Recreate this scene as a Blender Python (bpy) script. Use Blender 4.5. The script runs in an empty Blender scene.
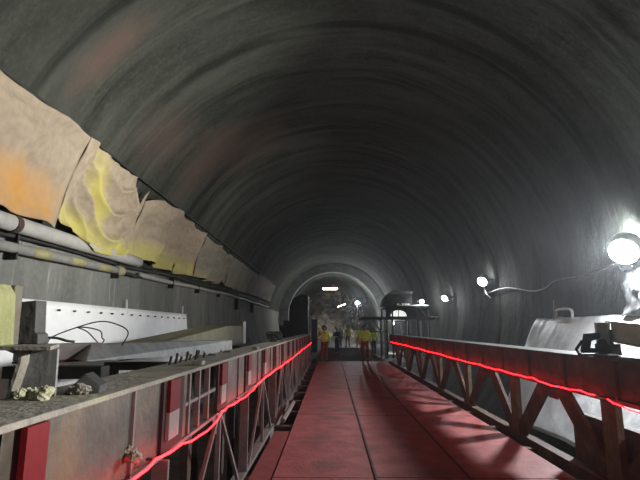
import bpy, bmesh, math, random
from mathutils import Vector, noise, Matrix
random.seed(7)
PI = math.pi
sc = bpy.context.scene
COL = sc.collection

# ------------------------------------------------------------------ materials
def new_mat(name):
    m = bpy.data.materials.new(name); m.use_nodes = True
    nt = m.node_tree
    b = nt.nodes['Principled BSDF']
    return m, nt, b

def mat(name, c1, c2=None, scale=6.0, rough=0.8, metal=0.0, bump=0.0, bscale=None, spots=None,
        stretch=(1, 1, 1), spot_scale=2.0, spot_lo=0.55, spot_hi=0.7, spec=0.3):
    """two-tone noise colour, optional third colour in patches, optional bump"""
    m, nt, b = new_mat(name)
    N, L = nt.nodes, nt.links
    tc = N.new('ShaderNodeTexCoord'); mp = N.new('ShaderNodeMapping')
    mp.inputs['Scale'].default_value = stretch
    L.new(tc.outputs['Object'], mp.inputs['Vector'])
    nz = N.new('ShaderNodeTexNoise'); nz.inputs['Scale'].default_value = scale
    nz.inputs['Detail'].default_value = 6; nz.inputs['Roughness'].default_value = 0.65
    L.new(mp.outputs[0], nz.inputs['Vector'])
    r = N.new('ShaderNodeValToRGB')
    r.color_ramp.elements[0].position = 0.35; r.color_ramp.elements[1].position = 0.68
    r.color_ramp.elements[0].color = (*c1, 1); r.color_ramp.elements[1].color = (*(c2 or c1), 1)
    L.new(nz.outputs['Fac'], r.inputs[0])
    out = r.outputs[0]
    if spots:
        n2 = N.new('ShaderNodeTexNoise'); n2.inputs['Scale'].default_value = spot_scale
        n2.inputs['Detail'].default_value = 4
        L.new(mp.outputs[0], n2.inputs['Vector'])
        r2 = N.new('ShaderNodeMapRange'); r2.inputs['From Min'].default_value = spot_lo
        r2.inputs['From Max'].default_value = spot_hi
        L.new(n2.outputs['Fac'], r2.inputs['Value'])
        mx = N.new('ShaderNodeMix'); mx.data_type = 'RGBA'
        L.new(r2.outputs[0], mx.inputs['Factor']); L.new(out, mx.inputs['A'])
        mx.inputs['B'].default_value = (*spots, 1); out = mx.outputs['Result']
    L.new(out, b.inputs['Base Color'])
    b.inputs['Roughness'].default_value = rough; b.inputs['Metallic'].default_value = metal
    b.inputs['Specular IOR Level'].default_value = spec
    if bump:
        n3 = N.new('ShaderNodeTexNoise'); n3.inputs['Scale'].default_value = bscale or scale * 3
        n3.inputs['Detail'].default_value = 5
        L.new(tc.outputs['Object'], n3.inputs['Vector'])
        bp = N.new('ShaderNodeBump'); bp.inputs['Strength'].default_value = bump
        bp.inputs['Distance'].default_value = 0.03
        L.new(n3.outputs['Fac'], bp.inputs['Height']); L.new(bp.outputs[0], b.inputs['Normal'])
    return m

def emit(name, col, s):
    m, nt, b = new_mat(name)
    b.inputs['Base Color'].default_value = (*col, 1)
    b.inputs['Emission Color'].default_value = (*col, 1)
    b.inputs['Emission Strength'].default_value = s
    return m

def lining_mat(name, c1, c2, pink=None, streak=None, band=1.0):
    """concrete lining: mottling stretched round the arch, pinkish patches, pale runs"""
    m, nt, b = new_mat(name); N, L = nt.nodes, nt.links
    tc = N.new('ShaderNodeTexCoord')
    def nz(scale, st, det=5, ro=0.6, off=(0, 0, 0)):
        mp = N.new('ShaderNodeMapping'); mp.inputs['Scale'].default_value = st
        mp.inputs['Location'].default_value = off
        L.new(tc.outputs['Object'], mp.inputs['Vector'])
        n = N.new('ShaderNodeTexNoise'); n.inputs['Scale'].default_value = scale
        n.inputs['Detail'].default_value = det; n.inputs['Roughness'].default_value = ro
        L.new(mp.outputs[0], n.inputs['Vector']); return n.outputs['Fac']
    def rng(s, a, c, lo=0, hi=1):
        r = N.new('ShaderNodeMapRange'); r.inputs['From Min'].default_value = a
        r.inputs['From Max'].default_value = c; r.inputs['To Min'].default_value = lo
        r.inputs['To Max'].default_value = hi; L.new(s, r.inputs['Value']); return r.outputs[0]
    def mix(f, A, B):
        mx = N.new('ShaderNodeMix'); mx.data_type = 'RGBA'; L.new(f, mx.inputs['Factor'])
        for k, v in (('A', A), ('B', B)):
            if isinstance(v, tuple): mx.inputs[k].default_value = (*v, 1)
            else: L.new(v, mx.inputs[k])
        return mx.outputs['Result']
    col = mix(rng(nz(1.0, (.28, 1.0, .28), 6, .62), .36, .66), c1, c2)
    col = mix(rng(nz(9, (1, 1, 1), 4, .7), .45, .75, 0, .45), col, tuple(v * 1.35 for v in c2))
    col = mix(rng(nz(1.0, (.10, 1.6, .10), 3, .55, (3, 1, 5)), .53, .64, 0, .7 * band), col, tuple(v * .45 for v in c1))
    col = mix(rng(nz(1.0, (.13, 2.3, .13), 3, .5, (9, 4, 2)), .58, .67, 0, .38 * band), col, tuple(v * 1.5 for v in c2))
    if pink:                      # pinkish patches, each with its own place on the vault
        wob = nz(.9, (.5, 1, .5), 4, .6)
        for (c, sc_, am) in PINKS:
            mp = N.new('ShaderNodeVectorMath'); mp.operation = 'SUBTRACT'; mp.inputs[1].default_value = c
            L.new(tc.outputs['Object'], mp.inputs[0])
            ml_ = N.new('ShaderNodeVectorMath'); ml_.operation = 'DIVIDE'; ml_.inputs[1].default_value = sc_
            L.new(mp.outputs[0], ml_.inputs[0])
            ln = N.new('ShaderNodeVectorMath'); ln.operation = 'LENGTH'; L.new(ml_.outputs[0], ln.inputs[0])
            ad = N.new('ShaderNodeMath'); ad.operation = 'MULTIPLY_ADD'; ad.inputs[1].default_value = 1.6
            L.new(wob, ad.inputs[0]); L.new(ln.outputs['Value'], ad.inputs[2])
            col = mix(rng(ad.outputs[0], 1.95, 1.1, 0, am), col, pink)
    if streak:
        col = mix(rng(nz(7.0, (.6, 1.0, .11), 3, .6), .60, .72, 0, .7), col, streak)
    L.new(col, b.inputs['Base Color']); b.inputs['Roughness'].default_value = .85
    b.inputs['Specular IOR Level'].default_value = .08
    bp = N.new('ShaderNodeBump'); bp.inputs['Strength'].default_value = .55
    bp.inputs['Distance'].default_value = .10
    L.new(nz(5, (.5, 1, .5), 6, .65), bp.inputs['Height']); L.new(bp.outputs[0], b.inputs['Normal'])
    return m

PINKS = (((-4.4, 8.6, 7.1), (1.2, .55, 1.4), .8), ((-4.2, 15.5, 7.2), (2.0, 1.3, 1.8), .75), ((-2.9, 16.5, 8.4), (1.8, 2.2, 1.4), .5), ((-4.6, 12.5, 6.7), (1.0, 1.6, 1.2), .35))
M = {}
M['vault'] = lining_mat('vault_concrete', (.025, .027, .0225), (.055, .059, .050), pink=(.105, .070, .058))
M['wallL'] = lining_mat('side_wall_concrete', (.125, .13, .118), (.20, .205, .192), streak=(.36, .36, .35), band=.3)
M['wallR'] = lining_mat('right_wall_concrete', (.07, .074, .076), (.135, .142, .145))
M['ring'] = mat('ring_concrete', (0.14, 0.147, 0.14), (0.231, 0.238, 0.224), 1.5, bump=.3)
M['rock'] = mat('rock_face', (.09, .072, .052), (.38, .33, .25), .8, bump=1.0, bscale=3, spots=(.55, .50, .40), spot_scale=.5)
M['ground'] = mat('tunnel_ground', (0.0312, 0.0291, 0.026), (0.078, 0.0754, 0.0676), 1.5, bump=.8, bscale=6)
M['deck'] = mat('red_deck_steel', (.17, .046, .046), (.28, .088, .084), 3.0, .62, 0, .25, 25, spots=(.11, .05, .047), spot_scale=1.3)
M['deck_edge'] = mat('red_edge_steel', (0.125, 0.0364, 0.0338), (0.177, 0.0572, 0.052), 4, .6, 0, .2)
M['deck_unlit'] = mat('unlit_deck_steel', (0.0182, 0.0166, 0.0166), (0.0416, 0.0364, 0.0354), 4, .7, .2)  # near-black tone stands in for the far deck lying unlit
M['grey_steel'] = mat('grey_painted_steel', (.050, .042, .034), (.098, .085, .070), 5, .6, .1, .25, 20, spots=(.13, .085, .05), spot_scale=2.2, spot_lo=.56, spot_hi=.74)
M['flange'] = mat('dusty_flange', (.15, .135, .115), (.25, .23, .20), 6, .85, 0, .5, 30, spots=(.26, .25, .17), spot_scale=2)
M['strut'] = mat('thin_strut_steel', (0.125, 0.109, 0.104), (0.187, 0.161, 0.151), 8, .6, .1)
M['rust'] = mat('rusty_dark_steel', (0.039, 0.0234, 0.0187), (0.0728, 0.0468, 0.0364), 5, .75, .1, .3, 20, spots=(0.0884, 0.0728, 0.0468), spot_scale=3)
M['post'] = mat('dirty_olive_steel', (0.0728, 0.0572, 0.0364), (0.125, 0.0988, 0.0624), 6, .7, .1, .3)
M['dark'] = mat('dark_steel', (0.0156, 0.0166, 0.0156), (0.0364, 0.0364, 0.0338), 5, .7, .2)
M['dark_green'] = mat('dark_green_panel', (0.0156, 0.0208, 0.0166), (0.0312, 0.0364, 0.0312), 4, .7)
M['red'] = mat('red_reflector', (.10, .006, .009), (.13, .010, .012), 20, .6, spec=.15)
M['white_ref'] = mat('white_reflector', (0.218, 0.208, 0.198), (0.27, 0.26, 0.25), 20, .4)
M['darkgap'] = mat('dark_recess', (0.0234, 0.0166, 0.0156), (0.0416, 0.026, 0.0234), 8, .9)
M['mortar'] = mat('dried_mortar', (.26, .22, .16), (.38, .32, .25), 14, .9, 0, .8, 30)
M['conc'] = mat('pale_concrete_lump', (.28, .28, .18), (.42, .41, .30), 14, .9, 0, .8, 30)
M['timber'] = mat('weathered_timber', (0.13, 0.135, 0.052), (0.198, 0.198, 0.104), 9, .85, 0, .5, 30, stretch=(3, 3, .6))
M['box'] = mat('dark_grey_steel', (0.0364, 0.0354, 0.0338), (0.0624, 0.0598, 0.0572), 8, .7, .2, .3)
M['beamdark'] = mat('grey_green_beam', (.34, .36, .31), (.48, .50, .45), 6, .6, .1, .3)
M['beamgrey'] = mat('galvanised_beam', (0.125, 0.125, 0.122), (0.208, 0.208, 0.203), 5, .55, .2, .3, 14)
M['beamolive'] = mat('olive_brown_beam', (.06, .054, .036), (.115, .105, .078), 5, .7, 0, .4, 12, spots=(.09, .09, .03))
M['sheet'] = mat('white_plastic_sheet', (.82, .83, .84), (.92, .92, .93), 2.5, .45, 0, .5, 4)
M['sheetR'] = mat('pale_waterproof_sheet', (0.572, 0.583, 0.594), (0.792, 0.803, 0.814), 2.5, .5, 0, .9, 3, stretch=(1, 1, .4))
M['pipe'] = mat('pale_plastic_pipe', (0.302, 0.296, 0.276), (0.374, 0.369, 0.348), 5, .55)
M['pipe_grey'] = mat('grey_pipe', (0.172, 0.172, 0.161), (0.239, 0.239, 0.224), 6, .55)
M['band_yel'] = mat('yellow_band', (0.27, 0.244, 0.125), (0.312, 0.291, 0.156), 9, .6)
M['black'] = mat('black_rubber', (.018, .018, .018), (.035, .035, .035), 9, .6)
M['cable'] = mat('grey_cable', (.28, .285, .29), (.38, .385, .39), 9, .5)
M['dull_plastic'] = mat('dusty_plastic', (.05, .052, .055), (.16, .165, .165), 3, .6, 0, .9, 6)
M['white_paint'] = mat('white_paint', (.6, .61, .6), (.74, .75, .74), 6, .5)
M['clutter'] = mat('pale_clutter', (.5, .5, .48), (.65, .65, .62), 12, .8, 0, .5)
M['lamp'] = emit('lamp_glass', (.93, .97, 1.0), 1150)
M['lamp_mid'] = emit('mid_lamp_glass', (.93, .97, 1.0), 240)
M['lamp_far'] = emit('far_lamp_glass', (.95, .97, 1.0), 60)
M['tube'] = emit('tube_light', (1.0, .86, .62), 14)
M['rope'] = emit('red_led_rope', (1.0, .006, .009), 25)
M['lit'] = emit('glow_panel', (.9, .92, .88), 1.0)  # window panes emit by themselves in place of light from inside
M['skin'] = mat('skin', (.35, .20, .14), (.42, .26, .19), 8, .6)
M['hivis'] = mat('hi_vis_fabric', (.50, .72, .06), (.60, .80, .12), 8, .8)
M['hivis_y'] = mat('yellow_vest_fabric', (.80, .78, .05), (.86, .84, .12), 8, .8)
M['retro'] = mat('silver_tape', (.7, .7, .68), (.8, .8, .78), 8, .4)
M['trou_redlit'] = mat('red_lit_fabric', (.17, .035, .03), (.25, .055, .05), 8, .9)  # dark trouser cloth with red light mixed into its colour
M['trou_or'] = mat('orange_fabric', (.62, .17, .08), (.75, .24, .12), 8, .9)
M['trou_dark'] = mat('dark_fabric', (.03, .035, .05), (.06, .065, .08), 8, .9)
M['jacket_pale'] = mat('pale_blue_fabric', (.35, .42, .52), (.5, .56, .66), 8, .9)
M['helmet_w'] = mat('white_helmet', (.65, .65, .65), (.72, .72, .72), 8, .4)
M['helmet_d'] = mat('dark_helmet', (.05, .05, .055), (.09, .09, .09), 8, .5)
M['helmet_y'] = mat('yellow_helmet', (.65, .55, .05), (.72, .6, .08), 8, .4)

# ------------------------------------------------------------------ helpers
class MB:
    def __init__(s): s.v = []; s.f = []
    def add(s, vs, fs):
        n = len(s.v); s.v += [tuple(v) for v in vs]; s.f += [tuple(i + n for i in f) for f in fs]; return s
    def box(s, x0, y0, z0, x1, y1, z1):
        vs = [(x0, y0, z0), (x1, y0, z0), (x1, y1, z0), (x0, y1, z0), (x0, y0, z1), (x1, y0, z1), (x1, y1, z1), (x0, y1, z1)]
        return s.add(vs, [(0, 3, 2, 1), (4, 5, 6, 7), (0, 1, 5, 4), (1, 2, 6, 5), (2, 3, 7, 6), (3, 0, 4, 7)])
    def bar(s, a, b, w, h, up=(0, 0, 1)):
        """rectangular bar from a to b; w sideways, h along up"""
        a, b = Vector(a), Vector(b); d = (b - a).normalized(); u = Vector(up)
        if abs(d.dot(u)) > .98: u = Vector((1, 0, 0))
        r = d.cross(u).normalized(); u = r.cross(d).normalized()
        vs = []
        for p in (a, b):
            for i, j in ((-1, -1), (1, -1), (1, 1), (-1, 1)):
                vs.append(p + r * (w / 2 * i) + u * (h / 2 * j))
        return s.add(vs, [(0, 3, 2, 1), (4, 5, 6, 7), (0, 1, 5, 4), (1, 2, 6, 5), (2, 3, 7, 6), (3, 0, 4, 7)])
    def tube(s, pts, r, n=8, closed_ends=True):
        pts = [Vector(p) for p in pts]; m = len(pts)
        vs = []; fs = []; u = None
        for i, p in enumerate(pts):
            t = (pts[min(i + 1, m - 1)] - pts[max(i - 1, 0)]).normalized()
            if u is None:
                u = t.cross(Vector((0, 0, 1)))
                if u.length < .1: u = t.cross(Vector((1, 0, 0)))
                u.normalize()
            else:
                u = (u - t * u.dot(t)).normalized()
            w = t.cross(u)
            rr = r[i] if isinstance(r, (list, tuple)) else r
            for k in range(n):
                a = 2 * PI * k / n
                vs.append(p + u * (rr * math.cos(a)) + w * (rr * math.sin(a)))
        for i in range(m - 1):
            for k in range(n):
                k2 = (k + 1) % n
                fs.append((i * n + k, i * n + k2, (i + 1) * n + k2, (i + 1) * n + k))
        if closed_ends:
            fs.append(tuple(range(n - 1, -1, -1))); fs.append(tuple((m - 1) * n + k for k in range(n)))
        return s.add(vs, fs)
    def prism(s, poly, d):
        """poly = list of 3-D points (planar), extruded by vector d"""
        n = len(poly); d = Vector(d); vs = [Vector(p) for p in poly] + [Vector(p) + d for p in poly]
        fs = [tuple(range(n - 1, -1, -1)), tuple(range(n, 2 * n))] + [(i, (i + 1) % n, n + (i + 1) % n, n + i) for i in range(n)]
        return s.add(vs, fs)
    def grid(s, P, nu, nv):
        vs = [P(i / nu, j / nv) for i in range(nu + 1) for j in range(nv + 1)]
        fs = [(i * (nv + 1) + j, (i + 1) * (nv + 1) + j, (i + 1) * (nv + 1) + j + 1, i * (nv + 1) + j + 1) for i in range(nu) for j in range(nv)]
        return s.add(vs, fs)
    def ball(s, c, r, nu=12, nv=8, f=None):
        c = Vector(c); n0 = len(s.v); r = Vector(r) if not isinstance(r, (int, float)) else Vector((r, r, r))
        vs = [];
        for j in range(nv + 1):
            for i in range(nu):
                a, b = 2 * PI * i / nu, PI * j / nv
                d = Vector((math.cos(a) * math.sin(b), math.sin(a) * math.sin(b), math.cos(b)))
                k = f(d) if f else 1
                vs.append(c + Vector((d.x * r.x, d.y * r.y, d.z * r.z)) * k)
        fs = [(j * nu + i, (j + 1) * nu + i, (j + 1) * nu + (i + 1) % nu, j * nu + (i + 1) % nu) for j in range(nv) for i in range(nu)]
        return s.add(vs, fs)
    def build(s, name, m, parent=None, smooth=False, bevel=0, solid=0, sub=0, loc=None):
        me = bpy.data.meshes.new(name); me.from_pydata(s.v, [], s.f)
        bm = bmesh.new(); bm.from_mesh(me)
        bmesh.ops.remove_doubles(bm, verts=bm.verts, dist=1e-5)
        bmesh.ops.recalc_face_normals(bm, faces=bm.faces)
        if parent is not None and parent.type == 'EMPTY' or parent is not None:
            off = world_loc(parent)
        else:
            off = Vector((0, 0, 0))
        if loc is not None: off = off + Vector(loc)
        bmesh.ops.translate(bm, verts=bm.verts, vec=-off)
        bm.to_mesh(me); bm.free()
        if smooth:
            for p in me.polygons: p.use_smooth = True
        o = bpy.data.objects.new(name, me); COL.objects.link(o)
        me.materials.append(m)
        if parent: o.parent = parent
        if loc is not None: o.location = loc
        if bevel:
            b = o.modifiers.new('bevel', 'BEVEL'); b.width = bevel; b.segments = 2; b.limit_method = 'ANGLE'
        if solid:
            b = o.modifiers.new('solid', 'SOLIDIFY'); b.thickness = solid; b.offset = 0
        if sub:
            b = o.modifiers.new('sub', 'SUBSURF'); b.levels = sub; b.render_levels = sub
        return o

def world_loc(o):
    v = Vector((0, 0, 0))
    while o is not None: v = v + o.location; o = o.parent
    return v

def tag(o, label, cat, group=None, kind=None):
    o['label'] = label; o['category'] = cat
    if group: o['group'] = group
    if kind: o['kind'] = kind
    return o
def thing(name, label, cat, loc=(0, 0, 0), group=None):
    o = bpy.data.objects.new(name, None); o.empty_display_size = .1; COL.objects.link(o); o.location = loc
    return tag(o, label, cat, group)
def struct(o):
    o['kind'] = 'structure'; return o
def copy_tree(o, parent=None):
    c = o.copy(); COL.objects.link(c); c.parent = parent
    for ch in list(o.children): copy_tree(ch, c)
    return c
def fbm(x, y, z, o=4): return noise.fractal(Vector((x, y, z)), .7, 2.0, o)

# ------------------------------------------------------------------ tunnel shell
CX, CZ, R = .3, 2.8, 6.3
GZ = -1.1
JOINTS = (-8.6, .6, 9.7, 19.0, 28.4, 37.6, 46.8)
def radius(a, y):
    r = R + .05 * fbm(a * 3, y * .35, 1.7) + .005 * math.sin(y * 2 * PI / 1.15 + 1.2 * fbm(a, y * .2, 5)) 
    for j in JOINTS:
        d = abs(y - j)
        if d < .12: r += .10 * (1 - d / .12)
        elif 0 < y - j < .9: r += .04 * (1 - (y - j) / .9)
    return r
def shell(a0, a1, y0, y1, nu, nv):
    def P(u, v):
        a = a0 + (a1 - a0) * u; y = y0 + (y1 - y0) * v; r = radius(a, y)
        return (CX + r * math.cos(a), y, CZ + r * math.sin(a))
    return MB().grid(P, nu, nv)
aw = math.asin((3.45 - CZ) / R)            # height where wall hands over to vault
ag = math.asin((GZ - .1 - CZ) / R)
Y0, YR = -14, 56
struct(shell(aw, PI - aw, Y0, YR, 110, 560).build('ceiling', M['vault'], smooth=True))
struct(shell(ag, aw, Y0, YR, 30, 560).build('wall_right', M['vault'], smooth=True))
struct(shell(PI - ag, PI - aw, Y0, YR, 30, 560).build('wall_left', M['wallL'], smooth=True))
# wall closing the tunnel behind the camera, far rock face
def disc(y, r, rough, seed):
    def P(u, v):
        a = 2 * PI * u; rr = r * v
        x, z = CX + rr * math.cos(a), CZ + rr * math.sin(a)
        return (x, y + rough * fbm(x * .5, z * .5, seed, 5), z)
    return MB().grid(P, 64, 24)
struct(disc(Y0, 6.6, 0, 1).build('wall_back', M['vault']))
struct(disc(84, 5.9, 1.6, 3).build('wall_front', M['rock']))
# end ring of the lining and the narrower drive beyond it
R2 = 5.2
rg = MB()
prof = [(R + .15, 56), (R2 + .12, 56), (R2, 56.12), (R2 + .02, 56.4), (R2 + .4, 56.9)]
def ringP(u, v):
    a = ag - .2 + (PI - 2 * (ag - .2)) * u
    k = v * (len(prof) - 1); i = min(int(k), len(prof) - 2); t = k - i
    r = prof[i][0] * (1 - t) + prof[i + 1][0] * t; y = prof[i][1] * (1 - t) + prof[i + 1][1] * t
    return (CX + r * math.cos(a), y, CZ + r * math.sin(a))
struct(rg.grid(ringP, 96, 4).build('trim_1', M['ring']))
def farP(u, v):
    a = ag - .25 + (PI - 2 * (ag - .25)) * u; y = 56.7 + 29 * v
    r = R2 + .3 + .18 * fbm(a * 4, y * .8, 8) + .08 * math.sin(y * 2 * PI / 1.2)
    return (CX + r * math.cos(a), y, CZ + r * math.sin(a))
struct(MB().grid(farP, 80, 110).build('trim_2', M['vault'], smooth=True))
# ground: low under the trestle, rising where the trestle lands
def gz(x, y):
    t = min(1, max(0, (y - 25.5) / 4)); t = t * t * (3 - 2 * t)
    base = GZ + (GZ * -1 - .14) * t
    if y > 58: base += min(1.1, (y - 58) * .12)
    return base + (.05 * fbm(x * .8, y * .8, 2) if not (-1.6 < x < 3.4 and y > 24) else -.02)
struct(MB().grid(lambda u, v: (-5.6 + 11.8 * u, Y0 + 100 * v, gz(-5.6 + 11.8 * u, Y0 + 100 * v)), 48, 300).build('floor', M['ground'], smooth=True))

# ------------------------------------------------------------------ trestle bridge
YB0, YB1 = -2.0, 25.0
br = thing('trestle_deck', 'dusty red steel deck of the trestle running down the tunnel between two truss girders', 'bridge deck', (1.0, 0, 0))
for x0, x1 in ((-.66, .49), (.51, 1.53), (1.55, 2.72)):
    y = YB0; k = 0
    while y < YB1 - .1:
        y2 = min(y + 3.9 + (.15 if x0 < 0 else 0), YB1)
        if x0 < 0 and k == 0: y2 = 1.75
        if k == 1 and x0 < 0: y2 = 5.78
        MB().box(x0, y + .012, -.03, x1, y2 - .012, 0).build('deck_plate', M['deck'], br)
        y = y2; k += 1
for y in [YB0 + .3 + 1.5 * i for i in range(18)]:
    MB().box(-.985, y, -.28, 2.91, y + .14, -.035).build('cross_beam', M['rust'], br)
e = MB().box(-.93, YB0, -.05, -.68, 8.3, -.012).build('edge_plate', M['deck_edge'], br)
e['label'] = 'bright red narrow edge plate'
MB().tube([(-.86, 8.9, .04), (-.83, 10.2, .06), (-.84, 11.1, .03)], .045).build('edge_pipe', M['strut'], br)
for x in (.5, 1.54):
    MB().box(x - .012, YB0, -.02, x + .012, YB1, .012).build('seam_bar', M['rust'], br)

rp = thing('ramp', 'ribbed steel ramp coloured dark as if unlit, beyond the far end of the red deck', 'ramp', (1.0, 25, -.1))
MB().prism([(-.8, 25.06, -.12), (-.8, 43, -.12), (-.8, 43, -.06), (-.8, 25.06, -.03)], (3.6, 0, 0)).build('ramp_plate', M['deck_unlit'], rp)
for i in range(22):
    y = 25.4 + i * .8
    MB().box(-.8, y, -.045, 2.8, y + .12, .0).build('rib', M['rust'], rp)

# ---- left girder
lg = thing('side_girder', 'grey dusty left truss girder with red and white reflector plates, beside the deck', 'girder', (-1.2, 0, 0), 'trestle side girders')
MB().box(-1.42, YB0, 1.325, -1.02, YB1, 1.35).build('top_flange', M['flange'], lg, bevel=.004)
MB().box(-1.34, YB0, .86, -1.04, YB1, .885).build('middle_flange', M['strut'], lg)
MB().box(-1.12, YB0, -.18, -1.0, YB1, .0).build('bottom_chord', M['strut'], lg)
refl = [.2 + 1.47 * i for i in range(17)]
for k, y in enumerate(refl):
    w = .13 if y < 2 else .2
    MB().box(-1.035, y, 1.125, -1.012, y + w, 1.322).build('red_reflector', M['red'], lg)
    if y > 2: MB().box(-1.035, y, .96, -1.013, y + w, 1.123).build('white_reflector', M['white_ref'] if y < 9 else M['darkgap'], lg)  # farther plates carry the dark gap colour
    else: MB().box(-1.035, y, .90, -1.012, y + w, 1.124).build('red_reflector', M['red'], lg)
    if y > 2: MB().box(-1.06, y - .06, .888, -1.036, y + w + .16, 1.322).build('dark_gap_strip', M['darkgap'], lg)  # solid strip coloured dark to stand for a shaded gap
def web(a, b): MB().box(-1.075, a, .888, -1.058, b, 1.322).build('web_panel', M['grey_steel'], lg)
web(YB0, .12)
for k, y in enumerate(refl):
    yn = refl[k + 1] if k + 1 < len(refl) else YB1
    if 3 < y < 4:                       # the bay with open panels
        web(y + .36, y + .50)
        MB().box(-1.09, y + .46, 1.09, -1.055, yn - .06, 1.115).build('mid_rail', M['strut'], lg)
        for q in (.55, .82, 1.12): MB().box(-1.09, y + q, .888, -1.05, y + q + .035, 1.322).build('upright', M['strut'], lg)
    else:
        web(y + .28 if k > 1 else y - .1, yn - .06)
        MB().box(-1.058, yn - .5, .888, -1.04, yn - .48, 1.322).build('stiffener', M['strut'], lg)
for k in range(10):
    yt = 1.7 + 2.9 * k - 2.9
    if yt > 24.5: break
    if yt + .1 > YB0:
        MB().bar((-1.03, yt + .06, .86), (-1.03, yt + 1.05, 0), .03, .035).build('brace', M['strut'], lg)
        MB().bar((-1.03, yt - .06, .86), (-1.03, yt - 1.15, 0), .03, .035).build('brace', M['strut'], lg)
        MB().prism([(-1.05, yt - .2, .86), (-1.05, yt + .2, .86), (-1.05, yt, .66)], (.012, 0, 0)).build('gusset', M['strut'], lg)
    MB().bar((-1.03, yt, .86), (-1.03, yt, 0), .035, .04).build('post', M['strut'], lg)
    if yt + 1.45 < 25: MB().bar((-1.04, yt + 1.4, .86), (-1.04, yt + 1.4, 0), .03, .1).build('post', M['strut'], lg)
# inner frame seen through the openings
for k in range(17):
    MB().box(-1.40, .3 + 1.47 * k, -.1, -1.33, .42 + 1.47 * k, .86).build('outer_post', M['rust'], lg)
for y in (4.0, 7.0, 11.0, 15.0, 19.0):
    MB().box(-1.13, y, 1.35, -1.05, y + .12, 1.385).build('bolt_box', M['flange'], lg, bevel=.008)

# ---- right girder
rgd = thing('side_girder', 'dark rusty right truss girder with wide olive posts, beside the deck', 'girder', (3.05, 0, 0), 'trestle side girders')
MB().box(2.93, YB0, 1.315, 3.36, YB1, 1.335).build('top_flange', M['box'], rgd, bevel=.004)
MB().box(2.97, YB0, .92, 2.99, YB1, 1.315).build('web_panel', M['rust'], rgd)
MB().box(2.93, YB0, .88, 3.02, YB1, .92).build('middle_flange', M['rust'], rgd)
MB().box(2.92, YB0, -.12, 3.06, YB1, .04).build('bottom_chord', M['rust'], rgd)
for k in range(24):
    y = YB0 + .5 + 1.12 * k
    if y < YB1: MB().box(2.935, y, .92, 2.97, y + .03, 1.315).build('stiffener', M['rust'], rgd)
for k in range(10):
    yp = 8.2 + 2.75 * (k - 3)
    if yp > 24.6: break
    MB().box(2.96, yp - .13, .03, 3.03, yp + .15, .9).build('post', M['post'], rgd)
    for s in (-1, 1):
        if YB0 < yp + s * 1.3 < YB1:
            MB().bar((3.0, yp + s * .16, .06), (3.0, yp + s * 1.16, .9), .05, .25, (0, 1, 0)).build('brace', M['rust'], rgd)
    ya = yp + 1.375
    if ya < YB1: MB().prism([(2.985, ya - .42, .9), (2.985, ya + .30, .9), (2.985, ya + .12, .72), (2.985, ya - .12, .72)], (.015, 0, 0)).build('gusset', M['rust'], rgd)
    MB().prism([(2.985, yp - .26, .04), (2.985, yp + .26, .04), (2.985, yp + .12, .22), (2.985, yp - .12, .22)], (.015, 0, 0)).build('gusset', M['rust'], rgd)
g = MB().box(3.12, 3.6, .02, 3.22, 6.6, .60).build('guard_plate', M['rust'], rgd)

# ---- red LED rope lights
def rope(pts, label, name_parent=None, x=0):
    t = thing('rope_light', label, 'rope light', (pts[0][0], pts[0][1], pts[0][2]), 'red rope lights')
    P = []
    for a, b in zip(pts[:-1], pts[1:]):
        n = max(2, int((b[1] - a[1]) / .25))
        for i in range(n):
            s = i / n; P.append((a[0], a[1] + (b[1] - a[1]) * s, a[2] + (b[2] - a[2]) * s - .012 * math.sin(PI * s)))
    P.append(pts[-1])
    MB().tube(P, .0060, 6).build('led_tube', M['rope'], t, smooth=True)
    for p in pts[1::2]:
        MB().box(p[0] - (.05 if p[0] < 0 else -.012), p[1] - .012, p[2] - .006, p[0] + (-.012 if p[0] < 0 else .06), p[1] + .012, p[2] + .006).build('clip', M['black'], t)
    return t
rl = [(-.97, .3, .90), (-.97, 1.4, .94), (-.97, 2.59, .92), (-.97, 2.8, .94), (-.97, 3.29, .91), (-.97, 3.73, .87), (-.97, 4.2, .87), (-.97, 4.45, .92), (-.97, 4.7, .925), (-.97, 5.31, .9), (-.97, 5.96, .89), (-.97, 6.59, .92), (-.97, 7.28, .94), (-.97, 8.56, .94), (-.97, 10.4, .92), (-.97, 13.25, .91), (-.97, 17.0, .94), (-.97, 20, .92), (-.97, 24.3, .94)]
rr = [(2.88, 5.5, .93), (2.88, 5.86, .94), (2.88, 6.36, .92), (2.88, 6.79, .92), (2.88, 7.18, .95), (2.88, 7.66, .94), (2.88, 8.54, .95), (2.88, 9.07, .94), (2.88, 9.66, .955), (2.88, 11.13, .95), (2.88, 13.13, .97), (2.88, 16.0, .98), (2.88, 19.2, .995), (2.88, 24.0, .99)]
rope(rl, 'glowing red rope light along the left grey girder')
rope(rr, 'glowing red rope light along the right dark girder, far longer stretch')
rope([(2.88, 3.4, .86), (2.88, 4.2, .885), (2.88, 4.77, .87), (2.88, 5.08, .89), (2.88, 5.3, .92)], 'short loose end of red rope light at the right edge, nearer than the post gap')
tag(MB().tube([(2.87, 5.3, .92), (2.865, 5.4, .925), (2.87, 5.5, .93)], .011, 6).build('rope_connector', M['pipe'], smooth=True), 'pale plug joining two stretches of red rope light on the right girder', 'connector')

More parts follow.
